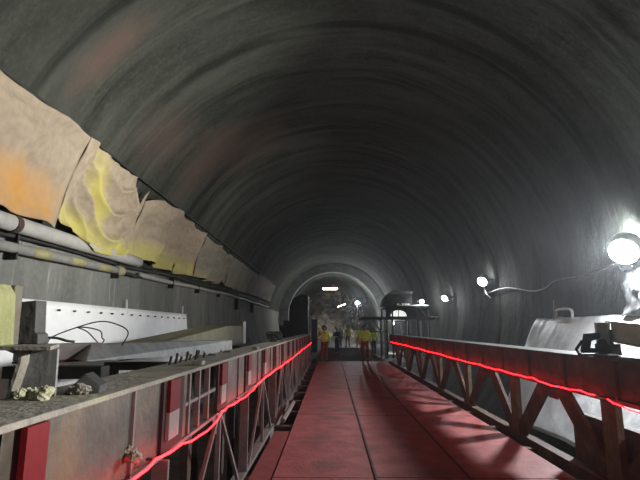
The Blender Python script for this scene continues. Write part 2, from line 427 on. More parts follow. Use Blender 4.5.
# ------------------------------------------------------------------ lamp string on the right wall
def wall_x(z, side=1): return CX + side * math.sqrt(R * R - (z - CZ) ** 2)
def make_lamp(x, y, z, label, mat_, r=.2, power=350, tilt=.24, spread=66, aim=(-.62, -.60, -.50)):
    t = thing('flood_lamp', label, 'lamp', (x, y, z), 'white lamps along the right wall')
    n = Vector(aim).normalized(); p1 = n.cross(Vector((0, 0, 1))).normalized(); p2 = n.cross(p1)
    c = Vector((x, y, z))
    def cap(k0, k1, rr):
        def P(u, v):
            th = math.radians(k0 + (k1 - k0) * v); ph = 2 * PI * u
            return c + n * (rr * (math.cos(th) - .3)) + (p1 * math.cos(ph) + p2 * math.sin(ph)) * (rr * math.sin(th))
        return P
    MB().grid(cap(0, 54, r * 1.12), 28, 8).build('lamp_lens', mat_, t, smooth=True)
    MB().grid(cap(55, 150, r * 1.13), 28, 8).build('housing', M['white_paint'], t, smooth=True, solid=.008)
    MB().bar(c - n * r, (wall_x(z) - .06, y + .05, z + .05), .05, .05).build('bracket', M['dark'], t)
    ld = bpy.data.lights.new('flood_beam', 'AREA'); ld.shape = 'DISK'; ld.size = 2 * r; ld.energy = power * 2
    ld.color = (1, .97, .88); lo = bpy.data.objects.new('flood_beam', ld); COL.objects.link(lo); lo.parent = t; ld.spread = math.radians(spread)
    lo.location = (-r * .9 - .05, 0, .02); lo.rotation_euler = Vector((1, 0, -tilt)).to_track_quat('Z', 'Y').to_euler()
    return t
lamps = [(-7.5, 3.05, .2, 'lamp', 210), (1.0, 3.0, .2, 'lamp', 260), (9.92, 3.23, .29, 'lamp', 120), (19.28, 3.49, .20, 'lamp_mid', 30), (25.77, 3.21, .17, 'lamp_mid', 10), (41, 3.4, .14, 'lamp_far', 5), (50.5, 3.4, .15, 'lamp', 30)]
LL = ['white lamp on the right wall behind the viewpoint', 'white lamp on the right wall beside the viewpoint', 'largest, nearest blazing white lamp high on the right wall at the picture edge',
      'second white lamp on the right wall, where the sagging grey cable ends', 'third white lamp on the right wall, between the cable end and the work trolley',
      'white lamp on the right wall behind the work trolley', 'white lamp added on the right wall, turned away to light the concrete ring']
for (y, z, r, mk, pw), lb in zip(lamps, LL): make_lamp(6.05, y, z, lb, M[mk], r, pw, aim=(-.6, .8, .15) if y > 50 else (-.62, -.60, -.50))  # last lamp is an addition, turned to brighten the concrete ring

def smooth_path(pts, n=8):
    P = []; pts = [Vector(p) for p in pts]
    for i in range(len(pts) - 1):
        p0, p1, p2, p3 = pts[max(i - 1, 0)], pts[i], pts[i + 1], pts[min(i + 2, len(pts) - 1)]
        for k in range(n):
            t = k / n
            P.append(.5 * ((2 * p1) + (p2 - p0) * t + (2 * p0 - 5 * p1 + 4 * p2 - p3) * t * t + (3 * p1 - p0 - 3 * p2 + p3) * t ** 3))
    P.append(pts[-1]); return P
cab = [(6.40, 20.2, 3.04), (6.44, 17.86, 3.1), (6.44, 15.65, 2.82), (6.44, 14.55, 2.83), (6.42, 13.87, 2.97), (6.42, 12.47, 2.96), (6.42, 11.31, 3.03), (6.38, 10.2, 3.12)]
tag(MB().tube(smooth_path(cab), .026, 6).build('cable', M['cable'], smooth=True), 'sagging grey cable between the two nearest lamps on the right wall', 'cable')
tag(MB().tube(smooth_path([(6.38, 20.2, 3.0), (6.3, 19.9, 3.2), (6.2, 19.6, 3.22), (6.2, 19.4, 3.0), (6.35, 19.35, 2.8)]), .03, 6).build('cable_coil', M['cable'], smooth=True), 'small pale cable loop under the second lamp on the right wall', 'cable')

# ------------------------------------------------------------------ sheets on the walls
def sheetL(u, v):
    y = 6.2 + 13.3 * u; z = 2.2 - 1.75 * v
    return (-wall_x(z) + 2 * CX + .13 + .03 * math.sin(y * 2.2) * v + .02 * fbm(y, z * 2, 4), y, z)
s = MB().grid(sheetL, 130, 14).build('plastic_sheet', M['sheet'], smooth=True, solid=.012)
tag(s, 'long bright white plastic sheet fixed low on the left wall', 'sheet')
for k in range(20):
    y = 7 + k * .63
    MB().tube([(-5.78, y, 2.02), (-5.72, y, 2.02)], .022, 8).build('fixing_pin', M['box'], s)
def sheetR(u, v):
    y = 6.0 + 9.1 * u
    x = 6.33 - 1.35 * v ** .85 + .05 * math.sin(y * 1.7 + 1.5 * v) * v + .04 * fbm(y * .9, v * 2, 3)
    return (x, y - .25 * v * (u > .98), 1.93 + .03 * fbm(y * 1.5, 0, 1) - 2.7 * v)
tag(MB().grid(sheetR, 120, 30).build('waterproof_sheet', M['sheetR'], smooth=True, solid=.012), 'pale sheet leaning from the right wall down to the ground behind the right girder', 'sheet')
# crumpled plastic under the near lamp
def crump(u, v):
    y = 8.7 + 1.75 * u; z = 2.85 - .95 * v
    return (6.28 + .12 * fbm(y * 3, z * 3, 2) - .08 * v, y + .12 * fbm(z * 3, y, 6), z)
tag(MB().grid(crump, 24, 18).build('crumpled_plastic', M['dull_plastic'], smooth=True, solid=.008), 'crumpled white plastic hanging on the right wall just under the nearest lamp', 'plastic')
tag(MB().tube(smooth_path([(6.2, 13.55, 1.9), (6.2, 13.5, 2.1), (6.18, 13.3, 2.14), (6.18, 12.8, 2.14), (6.2, 12.65, 2.08), (6.2, 12.65, 1.9)], 5), .035, 8).build('handle_loop', M['white_paint'], smooth=True), 'small white loop handle on top of the sheet by the right wall', 'handle')
tag(MB().tube([(6.2, 13.72, 1.85), (6.24, 13.68, 2.42)], .018, 6).build('steel_rod', M['pipe']), 'thin upright rod beside the white loop by the right wall', 'rod')
for i, (y, za, zb, lb) in enumerate(((13.75, 2.05, 2.45, 'short white pipe stub standing above the middle of the left white sheet'), (19.0, 2.0, 2.5, 'pale stub pipe near the far end of the left white sheet'))):
    tag(MB().tube([(-5.83, y, za), (-5.86, y, zb)], .03 + .01 * i, 8).build('pipe_stub', M['white_paint']), lb, 'pipe')

# ------------------------------------------------------------------ pipes along the left wall
def LX(z, inset): return 2 * CX - wall_x(z) + inset
p = thing('water_pipe', 'thick pale pipe along the left wall just under the tarpaulin', 'pipe', (-5.8, 3, 3.5))
MB().tube([(LX(3.5, .26), 2 + 1.0 * k, 3.42 + .012 * k) for k in range(13)], .15, 16).build('pipe_body', M['pipe'], p, smooth=True)
MB().tube([(LX(3.5, .26), 8.25, 3.49), (LX(3.5, .26), 8.4, 3.49)], .165, 16).build('clamp_ring', M['rust'], p)
p2 = thing('water_pipe', 'thinner grey pipe with yellow bands, the lower one on the left wall', 'pipe', (-5.8, 2, 3.1))
def lowp(y): return 3.0 + .022 * (y - 4) if y < 28 else 3.53 + .003 * (y - 28)
MB().tube([(LX(3.1, .16), y, lowp(y)) for y in [2 + .5 * k for k in range(23)]], .10, 12).build('pipe_body', M['pipe_grey'], p2, smooth=True)
for y in (9.1, 10.5, 11.8):
    MB().tube([(LX(3.1, .16), y, lowp(y)), (LX(3.1, .16), y + .6, lowp(y + .6))], .103, 12).build('yellow_band', M['band_yel'], p2, smooth=True)
MB().tube([(LX(3.1, .16), 12.9, lowp(12.9)), (LX(3.1, .16), 13.2, lowp(13.2))], .14, 12).build('coupling', M['band_yel'], p2, smooth=True)
MB().tube([(LX(3.1, .16), 13, lowp(13) - .02), (LX(3.1, .16), 14.6, lowp(14.6) - .05)], .05, 12).build('narrow_pipe', M['dark'], p2, smooth=True)
MB().tube([(LX(3.2, .14), y, lowp(y) + .015 * math.sin(y)) for y in [14.5 + k for k in range(32)]], .075, 10).build('far_pipe', M['pipe'], p2, smooth=True)
tag(MB().tube([(LX(3.3, .12), y, lowp(y) + .20 + .04 * math.sin(y * .8)) for y in [2 + .6 * k for k in range(72)]], .045, 8).build('cable', M['black'], smooth=True), 'black cable running along the left wall between the two pipes', 'cable')
tag(MB().tube([(LX(3.3, .08), y, lowp(y) + .33 + .03 * math.sin(y * 1.1 + 1)) for y in [2 + .6 * k for k in range(60)]], .03, 8).build('cable', M['dark'], smooth=True), 'thin dark cable on the left wall directly under the tarpaulin hems', 'cable')
for k, y in enumerate((8.6, 12.9, 17.5, 21, 25, 30, 36)):
    tag(MB().box(LX(3.2, .0), y, 2.78 + .022 * (y - 4) * (y < 28) , LX(3.2, .22), y + .05, 3.45 + .01 * k).build('pipe_bracket', M['dark']), 'dark steel bracket holding the pipes on the left wall', 'bracket', 'pipe brackets on the left wall')

# ------------------------------------------------------------------ tarpaulins
def tarp_mat(name, base, stain, zmin, zmax, edge):
    m, nt, b = new_mat(name); N, L = nt.nodes, nt.links
    tc = N.new('ShaderNodeTexCoord')
    n = N.new('ShaderNodeTexNoise'); n.inputs['Scale'].default_value = 1.6; n.inputs['Detail'].default_value = 5
    L.new(tc.outputs['Object'], n.inputs['Vector'])
    att = N.new('ShaderNodeAttribute'); att.attribute_name = 'stain'
    ad = N.new('ShaderNodeMath'); ad.operation = 'MULTIPLY_ADD'; ad.inputs[1].default_value = 1.4; ad.inputs[2].default_value = -.70
    L.new(n.outputs['Fac'], ad.inputs[0])
    a2 = N.new('ShaderNodeMath'); a2.operation = 'ADD'; L.new(ad.outputs[0], a2.inputs[0]); L.new(att.outputs['Fac'], a2.inputs[1])
    mr = N.new('ShaderNodeMapRange'); mr.inputs['From Min'].default_value = .25; mr.inputs['From Max'].default_value = 1.25
    L.new(a2.outputs[0], mr.inputs['Value'])
    mx = N.new('ShaderNodeMix'); mx.data_type = 'RGBA'; L.new(mr.outputs[0], mx.inputs['Factor'])
    n2 = N.new('ShaderNodeTexNoise'); n2.inputs['Scale'].default_value = 7; n2.inputs['Detail'].default_value = 6
    L.new(tc.outputs['Object'], n2.inputs['Vector'])
    rp_ = N.new('ShaderNodeValToRGB'); rp_.color_ramp.elements[0].position = .3; rp_.color_ramp.elements[1].position = .7
    rp_.color_ramp.elements[0].color = (*[c * .78 for c in base], 1); rp_.color_ramp.elements[1].color = (*base, 1)
    L.new(n2.outputs['Fac'], rp_.inputs[0]); L.new(rp_.outputs[0], mx.inputs['A']); mx.inputs['B'].default_value = (*stain, 1)
    L.new(mx.outputs['Result'], b.inputs['Base Color']); b.inputs['Roughness'].default_value = .8
    b.inputs['Specular IOR Level'].default_value = .15
    return m
def tarp(y0, y1, ztop, zbot, fold, stain, m, label, nu=70, nv=46):
    nd = []
    def P(u, v):
        y = y0 + (y1 - y0) * u
        zt, zb = ztop(u), zbot(u); z = zt + (zb - zt) * v
        d = .22 + 2.2 * fold(u, v) * min(1, .15 + u * 9, .15 + (1 - u) * 9)
        return (2 * CX - wall_x(z) + d, y + .02 * math.sin(9 * v), z)
    mb = MB().grid(P, nu, nv)
    o = mb.build('tarpaulin', m, smooth=True)
    at = o.data.attributes.new('stain', 'FLOAT', 'POINT')
    vals = [stain(i / nu, j / nv) for i in range(nu + 1) for j in range(nv + 1)]
    if len(o.data.vertices) == len(vals): at.data.foreach_set('value', vals)
    sm = o.modifiers.new('solid', 'SOLIDIFY'); sm.thickness = .01; sm.offset = 0
    tag(o, label, 'tarpaulin', 'tarpaulins on the left wall'); return o
BE = (.33, .27, .20)
mo = tarp_mat('canvas_orange', BE, (.44, .235, .075), 0, 1, 0)
my = tarp_mat('canvas_yellow', BE, (.43, .385, .11), 0, 1, 0)
mg = tarp_mat('canvas_grey', (.25, .225, .18), (.34, .30, .13), 0, 1, 0)
s1 = lambda u, v: max(0, 1.25 - ((u - .78) / .24) ** 2 - ((v - .80) / .34) ** 2)
def crease(x): return 1 - abs(math.sin(x)) ** .7
def f1(u, v): return .035 * crease(10 * u + 2.5 * v + 1) * (.3 + v) + .04 * crease(5 * (v + .7 * u)) * (1 - v) + .05 * math.sin(26 * u + 2.0 * v) * v + .045 * math.sin(11 * (v - .5 * u) + 2) * (1 - v) + .04 * fbm(u * 5, v * 3, 1) + .06 * v
T = tarp(2.5, 9.58, lambda u: 5.64, lambda u: 3.62 + .04 * u + .03 * math.sin(9 * u), f1, s1, mo, 'nearest beige tarpaulin on the left wall with an orange stain, cut by the picture edge')
MB().tube([(LX(5.0, .24), 7.6, 5.05), (LX(4.9, .25), 8.15, 4.93)], .02, 6).build('strap', M['black'], T)
def f2(u, v):
    c = 1 - (2 * (u - .52)) ** 2
    sw = 1.3 * crease(10.5 * (v - .62 * c) + .8) - .4
    return (.085 * sw * (.35 + .65 * max(c, 0)) * min(1, v * 5) + .05 * math.sin(30 * u + 3 * v) * (abs(u - .5) * 1.6) + .03 * fbm(u * 6, v * 4, 3) + .12 * max(c, .4) * v)
def zt2(u): return 5.66 - .62 * math.exp(-((u - .90) / .085) ** 2) - .10 * math.sin(PI * u)
def zb2(u): return 3.90 - .42 * min(1, u * 2.6) + .16 * max(0, u - .6) / .4 - .06 * math.sin(PI * min(1, u * 1.1))
s2 = lambda u, v: max(1.1 - ((v - .95) / .22) ** 2, 1.15 - ((u - .16 - .32 * v) / .17) ** 2 - ((v - .5) / .6) ** 2, 0)
tarp(9.6, 13.2, zt2, zb2, f2, s2, my, 'beige tarpaulin with swagged folds and yellow stain, second from the near end', 100, 64)
def f3(u, v): return .035 * crease(15 * u + 2 * v) * (.3 + v) + .06 * math.sin(22 * u + 3 * v) * (.3 + v) + .045 * math.sin(8 * v + 5 * u) + .04 * fbm(u * 6, v * 4, 7)
s3 = lambda u, v: 1.0 - ((v - .9) / .32) ** 2
tarp(13.22, 19.66, lambda u: 5.22 + .30 * min(1, u * 6) + .03 * math.sin(20 * u), lambda u: 3.60 + .10 * u + .05 * math.sin(8 * u), f3, s3, my, 'creased beige tarpaulin with a yellow hem, between the swagged one and the ragged-edged one')
tarp(19.68, 25.58, lambda u: 5.46 - .10 * abs(math.sin(7 * u)), lambda u: 3.76 + .30 * (u > .75) * math.sin(PI * (u - .75) * 4) + .1 * u, f3, lambda u, v: .75 - ((v - .95) / .3) ** 2 - u * .5, mg, 'brownish tarpaulin with a ragged top edge, fourth along the left wall', 60, 40)
tarp(25.6, 34.66, lambda u: 5.40, lambda u: 3.86 + .1 * u, lambda u, v: .4 * f3(u * 1.4, v), lambda u, v: 0, mg, 'smooth grey-beige tarpaulin, last but one toward the far ring', 60, 30)
tarp(34.7, 45.0, lambda u: 5.52, lambda u: 3.98 + .08 * u, lambda u, v: .35 * f3(u, v), lambda u, v: 0, mg, 'farthest tarpaulin on the left wall, nearest the concrete ring', 40, 24)
cord = [(LX(5.7, .07), 2.5 + .5 * k, 5.70 + .025 * fbm(k * .5, 0, 1)) for k in range(86)]
tag(MB().tube(cord, .028, 6).build('hanging_rope', M['black'], smooth=True), 'dark rope holding the top edge of the tarpaulins on the left wall', 'rope')

# ------------------------------------------------------------------ near left clutter on and beyond the girder
st = thing('steel_stub', 'short grey steel stub post with cap plate standing on the left girder', 'post', (-1.32, 2.2, 1.35))
MB().prism([(-1.40, 2.2, 1.352), (-1.23, 2.2, 1.352), (-1.235, 2.2, 1.555), (-1.37, 2.2, 1.555)], (0, .014, 0)).build('web_plate', M['beamgrey'], st)
MB().prism([(-1.41, 2.14, 1.352), (-1.38, 2.14, 1.48), (-1.37, 2.14, 1.53), (-1.44, 2.14, 1.555), (-1.36, 2.14, 1.555), (-1.36, 2.14, 1.50), (-1.395, 2.14, 1.352)], (0, .14, 0)).build('side_flange', M['flange'], st)
MB().prism([(-1.62, 2.08, 1.556), (-1.2, 2.08, 1.556), (-1.38, 2.47, 1.556), (-1.62, 2.47, 1.556)], (0, 0, .016)).build('cap_plate', M['flange'], st)
bl = MB().prism([(-1.86, 2.06, 1.573), (-1.425, 2.06, 1.573), (-1.44, 2.06, 1.80), (-1.47, 2.06, 1.845), (-1.86, 2.06, 1.85)], (.0, .12, 0)).build('timber_block', M['timber'], bevel=.006)
tag(bl, 'yellow-green weathered block at the left picture edge, on the stub cap plate', 'block')
block_shade = MB().prism([(-1.53, 2.19, 1.573), (-1.45, 2.19, 1.573), (-1.455, 2.19, 1.845), (-1.53, 2.19, 1.845)], (0, .06, 0)).build('timber_block', M['beamolive'], bevel=.005)  # separate darker piece plays the shaded side of the block
tag(block_shade, 'narrow brown piece standing in for the shaded side of the yellow-green block', 'block')
db = thing('steel_box', 'dark grey steel box with a broken lower corner, behind the yellow-green block', 'box', (-1.55, 2.4, 1.573))
MB().prism([(-1.60, 2.36, 1.573), (-1.425, 2.36, 1.573), (-1.43, 2.36, 1.62), (-1.445, 2.36, 1.63), (-1.455, 2.36, 1.785), (-1.60, 2.36, 1.77)], (0, .09, 0)).build('box_body', M['box'], db, bevel=.004)
MB().tube(smooth_path([(-1.50, 2.5, 1.60), (-1.42, 2.50, 1.60), (-1.36, 2.5, 1.585), (-1.33, 2.52, 1.58)], 5), .007, 6).build('loose_wire', M['black'], db)
def lump(c, r, name, m, label, cat, seed=0, group=None):
    mb = MB()
    for k in range(16):
        rnd = random.Random(seed * 17 + k)
        q = (c[0] + r * rnd.uniform(-.9, .9), c[1] + r * rnd.uniform(-.6, .6), c[2] + r * rnd.uniform(-.05, .22))
        mb.ball(q, r * rnd.uniform(.18, .42), 10, 7, lambda d, k=k: 1 + .55 * fbm(d.x * 2.2 + k, d.y * 2.2, d.z * 2.2 + seed))
    return tag(mb.build(name, m), label, cat, group)
lump((-1.27, 2.12, 1.37), .062, 'mortar_lump', M['conc'], 'crumbled pale mortar lump at the foot of the steel stub on the left girder', 'rubble', 1)
lump((-1.16, 2.28, 1.365), .05, 'mortar_lump', M['flange'], 'grey mortar crumbs just right of the pale lump on the left girder', 'rubble', 2)
lump((-1.06, 2.62, 1.00), .075, 'mortar_splash', M['mortar'], 'pale mortar splash stuck low on the left girder web near the rope light', 'mortar', 9)
# base cleat beside the stub
tag(MB().prism([(-1.22, 2.25, 1.352), (-1.08, 2.3, 1.352), (-1.10, 2.35, 1.38), (-1.20, 2.4, 1.43)], (-.02, .12, .0)).build('steel_cleat', M['box']), 'small sloping steel cleat on the left girder right of the stub foot', 'cleat')

def ibeam(a, b, w, h, t, up=(0, 0, 1)):
    a, b = Vector(a), Vector(b); U = Vector((0, 0, 1)); mb = MB()
    mb.bar(a + U * (h / 2 - t / 2), b + U * (h / 2 - t / 2), w, t)
    mb.bar(a - U * (h / 2 - t / 2), b - U * (h / 2 - t / 2), w, t)
    mb.bar(a, b, t, h - 2 * t); return mb
b1 = thing('steel_beam', 'brownish beam end left of the long galvanised beam, under the wire loops', 'beam', (-2.2, 4.0, 1.4))
MB().bar((-2.42, 3.75, 1.46), (-2.03, 4.25, 1.46), .16, .13).build('beam_body', M['strut'], b1, bevel=.006)
MB().bar((-2.42, 3.75, 1.385), (-2.03, 4.25, 1.385), .17, .014).build('lower_lip', M['rust'], b1)
b2 = thing('steel_beam', 'long grey galvanised box beam lying beyond the left girder', 'beam', (-2.0, 4, 1.3))
MB().add([(-2.12, 4.0, 1.40), (-1.88, 3.75, 1.395), (-2.02, 4.1, 1.515), (-2.15, 4.2, 1.515),
          (-2.22, 9.8, 1.16), (-1.95, 9.7, 1.16), (-1.97, 9.75, 1.41), (-2.2, 9.8, 1.42)],
         [(0, 1, 2, 3), (7, 6, 5, 4), (0, 4, 5, 1), (1, 5, 6, 2), (2, 6, 7, 3), (3, 7, 4, 0)]).build('beam_body', M['beamgrey'], b2, bevel=.01)
for k in range(4):
    y = 5 + 1.2 * k; MB().box(-1.955, y, 1.36 - .045 * k, -1.925, y + .05, 1.40 - .045 * k).build('bolt', M['dark'], b2)
b3 = thing('timber_beam', 'olive and brown beam with a raised far end, behind the long grey beam', 'beam', (-2.7, 6, 1.3))
MB().add([(-2.85, 6.0, 1.30), (-2.55, 6.0, 1.25), (-2.55, 6.2, 1.36), (-2.85, 6.2, 1.44),
          (-3.1, 12.4, 1.25), (-2.6, 12.4, 1.20), (-2.65, 12.4, 1.70), (-3.1, 12.4, 1.74),
          (-3.1, 14.7, 1.2), (-2.6, 14.6, 1.2), (-2.65, 14.5, 1.72), (-3.1, 14.6, 1.76)],
         [(0, 1, 2, 3), (0, 4, 5, 1), (1, 5, 6, 2), (2, 6, 7, 3), (3, 7, 4, 0), (4, 8, 9, 5), (5, 9, 10, 6), (6, 10, 11, 7), (7, 11, 8, 4), (8, 11, 10, 9)]).build('beam_body', M['beamolive'], b3, bevel=.01)
MB().bar((-2.62, 14.75, 1.2), (-2.62, 14.75, 1.84), .07, .07).build('end_rod', M['white_paint'], b3)
# stands that carry the beams
for k, (x, y, zt, lb) in enumerate(((-2.35, 4.2, 1.33, 'nearest dark support stand under the left beams'), (-2.1, 9.0, 1.14, 'middle dark support stand under the long grey beam'), (-2.85, 13.2, 1.18, 'far dark support stand under the olive beam'), (-2.6, 6.6, 1.20, 'dark support stand under the near end of the olive beam'))):
    t = thing('support_stand', lb, 'stand', (x, y, GZ), 'stands under the left beams')
    MB().box(x - .42, y - .08, zt - .1, x + .42, y + .08, zt).build('head_beam', M['dark'], t)
    for dx in (-.32, .32): MB().box(x + dx - .05, y - .05, GZ - .03, x + dx + .05, y + .05, zt - .1).build('leg', M['dark'], t)
# debris and rebar stubs on the girder flange
for k in range(11):
    y = 4.05 + .1 * k; x = -1.33 + .02 * math.sin(k * 2)
    tag(MB().tube([(x, y, 1.35), (x + .01, y + .01, 1.42 + .02 * math.sin(k * 1.7))], .011, 6).build('rebar_stub', M['rust']), 'short dark rebar stub in the row on the left girder flange', 'rebar', 'rebar stubs on the left girder')
for k, (y, r, lb) in enumerate(((5.4, .05, 'small grey rubble heap on the left girder right after the rebar row'), (6.1, .045, 'second small rubble heap beyond the rebar row'), (10.9, .08, 'dark rubble heap on the left girder near the olive beam end'), (12.4, .07, 'far dark rubble heap on the left girder'))):
    lump((-1.30, y, 1.352), r, 'rubble_heap', M['beamgrey'] if k < 2 else M['dark'], lb, 'rubble', 5 + k)
tangle = []
for k in range(60):
    a = k * .9; tangle.append((-1.5 + .16 * math.sin(a * 1.3), 12.6 + .9 * k / 60 + .15 * math.cos(a), 1.44 + .07 * math.sin(a * .7) + .05 * math.cos(a * 2.1)))
tag(MB().tube(smooth_path(tangle, 3), .014, 5).build('wire_tangle', M['black'], smooth=True), 'tangle of black wire on the left girder by the pale rod', 'wire')
tag(MB().tube(smooth_path([(-2.63, 4.5, 1.47), (-2.6, 4.5, 1.56), (-2.38, 4.5, 1.65), (-2.15, 4.5, 1.71), (-1.98, 4.5, 1.68), (-1.88, 4.5, 1.61), (-1.93, 4.5, 1.49)]), .006, 5).build('wire', M['black'], smooth=True), 'large dark wire loop arching in front of the left white sheet', 'wire')
tag(MB().tube(smooth_path([(-2.36, 4.5, 1.655), (-2.27, 4.5, 1.62), (-2.2, 4.5, 1.56), (-2.13, 4.5, 1.49)]), .006, 5).build('wire', M['black'], smooth=True), 'short straight-falling wire inside the big wire loop', 'wire')
tag(MB().tube(smooth_path([(-2.36, 4.5, 1.66), (-2.24, 4.5, 1.65), (-2.14, 4.5, 1.62), (-2.12, 4.5, 1.56), (-2.10, 4.5, 1.54), (-2.13, 4.5, 1.49)]), .006, 5).build('wire', M['black'], smooth=True), 'curled smaller wire inside the big wire loop', 'wire')

# ------------------------------------------------------------------ on the right girder
cl = thing('beam_clamp', 'dark steel clamp on top of the right girder next to the stepped beam', 'clamp', (3.1, 5.9, 1.335))
MB().box(2.95, 5.84, 1.336, 3.34, 5.98, 1.352).build('base_plate', M['white_paint'], cl)
MB().prism([(2.97, 5.88, 1.40), (3.02, 5.88, 1.585), (3.20, 5.88, 1.595), (3.18, 5.88, 1.53), (3.08, 5.88, 1.50), (3.06, 5.88, 1.42), (3.3, 5.88, 1.40), (3.3, 5.88, 1.36), (2.97, 5.88, 1.36)], (0, .06, 0)).build('clamp_body', M['dark'], cl)
MB().prism([(3.12, 5.88, 1.38), (3.18, 5.88, 1.50), (3.24, 5.88, 1.52), (3.30, 5.88, 1.38)], (0, .05, 0)).build('jaw', M['dark'], cl)
MB().bar((3.33, 5.91, 1.34), (3.33, 5.91, 1.63), .03, .03).build('clamp_bolt', M['dark'], cl)
MB().tube([(2.98, 5.9, 1.50), (2.90, 5.9, 1.40), (2.93, 5.88, 1.34)], .018, 6).build('lever', M['black'], cl)
sb = thing('steel_beam', 'dark stepped steel beam rising above the right girder at the picture edge', 'beam', (3.4, 5.6, 1.34))
ibeam((3.40, 6.0, 1.615), (3.24, 3.9, 1.475), .14, .25, .02).build('beam_body', M['beamdark'], sb)
MB().box(3.22, 6.01, 1.36, 3.39, 6.05, 1.715).build('end_plate', M['beamdark'], sb)
for i, (y, zt) in enumerate(((4.0, 1.375), (5.85, 1.465))): MB().box(3.16, y, 1.336, 3.4, y + .12, zt).build('packing', M['rust'], sb)

# ------------------------------------------------------------------ work trolley at the right, far
tr = thing('work_trolley', 'dark steel work trolley with arched self-glowing windows, right of the trestle end', 'trolley', (4.8, 30.5, -.1))
D, W = M['dark'], M['white_paint']
gzz = -.16
MB().box(1.9, 29.9, 2.14, 6.3, 33.0, 2.32).build('platform', D, tr)
MB().box(3.45, 29.85, 2.86, 6.0, 33.0, 2.98).build('upper_platform', D, tr)
MB().box(4.2, 29.80, 2.985, 6.0, 29.85, 3.04).build('platform_edge', W, tr)
for x in (3.42, 3.78, 4.72, 5.3, 6.0):
    for y in (30.0, 32.8): MB().box(x - .05, y - .05, gzz if x in (3.42, 4.72, 6.0) else gzz, x + .05, y + .05, 2.9).build('post', D if x != 6.0 else M['strut'], tr)
MB().box(3.60, 30.02, 2.98, 5.0, 32.4, 3.72).build('cabin', D, tr, bevel=.03)
MB().prism([(3.55, 29.9, 3.72), (5.05, 29.9, 3.76), (5.05, 29.9, 3.88), (3.85, 29.9, 3.95)], (0, 2.6, 0)).build('cabin_roof', M['beamgrey'], tr)
MB().prism([(3.15, 30.0, 2.98), (3.6, 30.0, 2.98), (3.6, 30.0, 3.75), (3.32, 30.0, 3.5)], (0, 1.5, 0)).build('sloping_end', D, tr)
for x in (4.15, 4.45, 4.62, 4.78): MB().box(x - .07, 29.98, 3.02, x + .06, 30.03, 3.14).build('sign_plate', W, tr)
# wall panel with two quarter-round windows, glow put into the panes
MB().box(3.5, 30.08, 2.32, 5.6, 30.12, 2.9).build('front_panel', D, tr)
for s in (-1, 1):
    poly = [(4.16 + s * .03, 30.04, 2.36)] + [(4.16 + s * (.03 + .46 * math.cos(a)), 30.04, 2.36 + .36 * math.sin(a)) for a in [i * PI / 2 / 8 for i in range(9)]]
    w_ = MB().prism(poly, (0, .03, 0)).build('arched_window', M['lit'], tr); w_['label'] = 'pale quarter-round window glowing by itself'
MB().box(3.62, 29.96, 1.2, 3.74, 30.0, 2.12).build('door_jamb', W, tr); MB().box(4.46, 29.96, 1.2, 4.54, 30.0, 2.12).build('door_jamb', M['beamgrey'], tr)
MB().box(3.62, 29.96, 2.0, 4.54, 30.0, 2.10).build('door_lintel', M['beamgrey'], tr)
MB().bar((5.45, 30, 2.9), (5.85, 30, 2.35), .05, .05).build('brace', M['strut'], tr)
MB().bar((6.02, 30, 2.9), (6.25, 30, 2.35), .05, .05).build('brace', M['strut'], tr)
MB().bar((6.0, 30, 1.0), (6.0, 30, 2.9), .06, .06).build('front_post', W, tr)
for x in (2.25, 2.6, 2.95): MB().bar((x, 30.0, 2.14), (x + .42, 30.0, 1.45), .07, .06).build('brace', M['beamgrey'], tr)
MB().bar((2.3, 30.0, 1.42), (3.4, 30.0, 1.42), .07, .07).build('low_rail', D, tr)
for x in (3.05, 3.3): MB().box(x - .04, 30.0, gzz, x + .04, 30.08, 2.14).build('post', M['beamgrey'] if x > 3.2 else D, tr)
MB().box(6.1, 29.8, 2.30, 6.55, 30.0, 2.34).build('side_rail', W, tr)
il = thing('added_bulb', 'bare bulb added inside the work trolley to brighten its doorway', 'lamp', (4.0, 31.6, 2.1), 'work lamps in the far drive')
MB().ball((4.0, 31.6, 1.95), .06, 12, 8).build('bulb', M['lamp'], il, smooth=True)  # extra lamp put in to light the door jambs and clutter
MB().bar((4.0, 31.6, 1.99), (4.0, 31.6, 2.14), .02, .02).build('cord', D, il)
lump((4.1, 31.4, -.1), .5, 'rubble_heap', M['clutter'], 'pale clutter heap seen through the trolley doorway', 'rubble', 21)
tl = thing('flood_lamp', 'small white lamp on the upper platform of the work trolley', 'lamp', (5.56, 29.9, 2.985), 'work lamps in the far drive')
MB().ball((5.56, 29.75, 3.23), .12, 14, 10).build('lamp_globe', M['lamp_mid'], tl, smooth=True)
MB().bar((5.56, 29.88, 2.985), (5.56, 29.80, 3.16), .03, .03).build('stem', D, tl)

# ------------------------------------------------------------------ dark scaffold trolley at the left, far
sf = thing('scaffold_trolley', 'dark scaffold trolley with railing at the left before the concrete ring', 'scaffold', (-2.6, 37, -.1))
G = M['dark_green']
MB().prism([(-3.15, 37, -.14), (-1.75, 37, -.14), (-1.75, 37, 4.1), (-2.3, 37, 4.2), (-2.9, 37, 3.9), (-3.15, 37, 3.3)], (0, 2.2, 0)).build('cladding', G, sf)
MB().box(-3.9, 36.9, -.14, -3.16, 38.9, 1.85).build('lower_step', D, sf)
MB().box(-3.6, 36.8, 1.85, -3.16, 38.8, 2.2).build('upper_step', D, sf)
for x in (-3.8, -3.3): MB().bar((x, 36.9, 1.85), (x, 36.9, 3.05), .05, .05).build('rail_post', M['strut'], sf)
MB().bar((-3.8, 36.9, 3.05), (-3.2, 36.9, 3.05), .05, .05).build('handrail', M['strut'], sf)
for z in (2.4, 3.0): MB().bar((-3.1, 36.95, z), (-1.6, 36.95, z), .06, .05).build('cross_rail', M['box'], sf)
for x in (-2.75, -2.3): MB().bar((x, 36.95, 2.4), (x, 36.95, 3.9), .05, .05).build('cladding_rib', M['box'], sf)
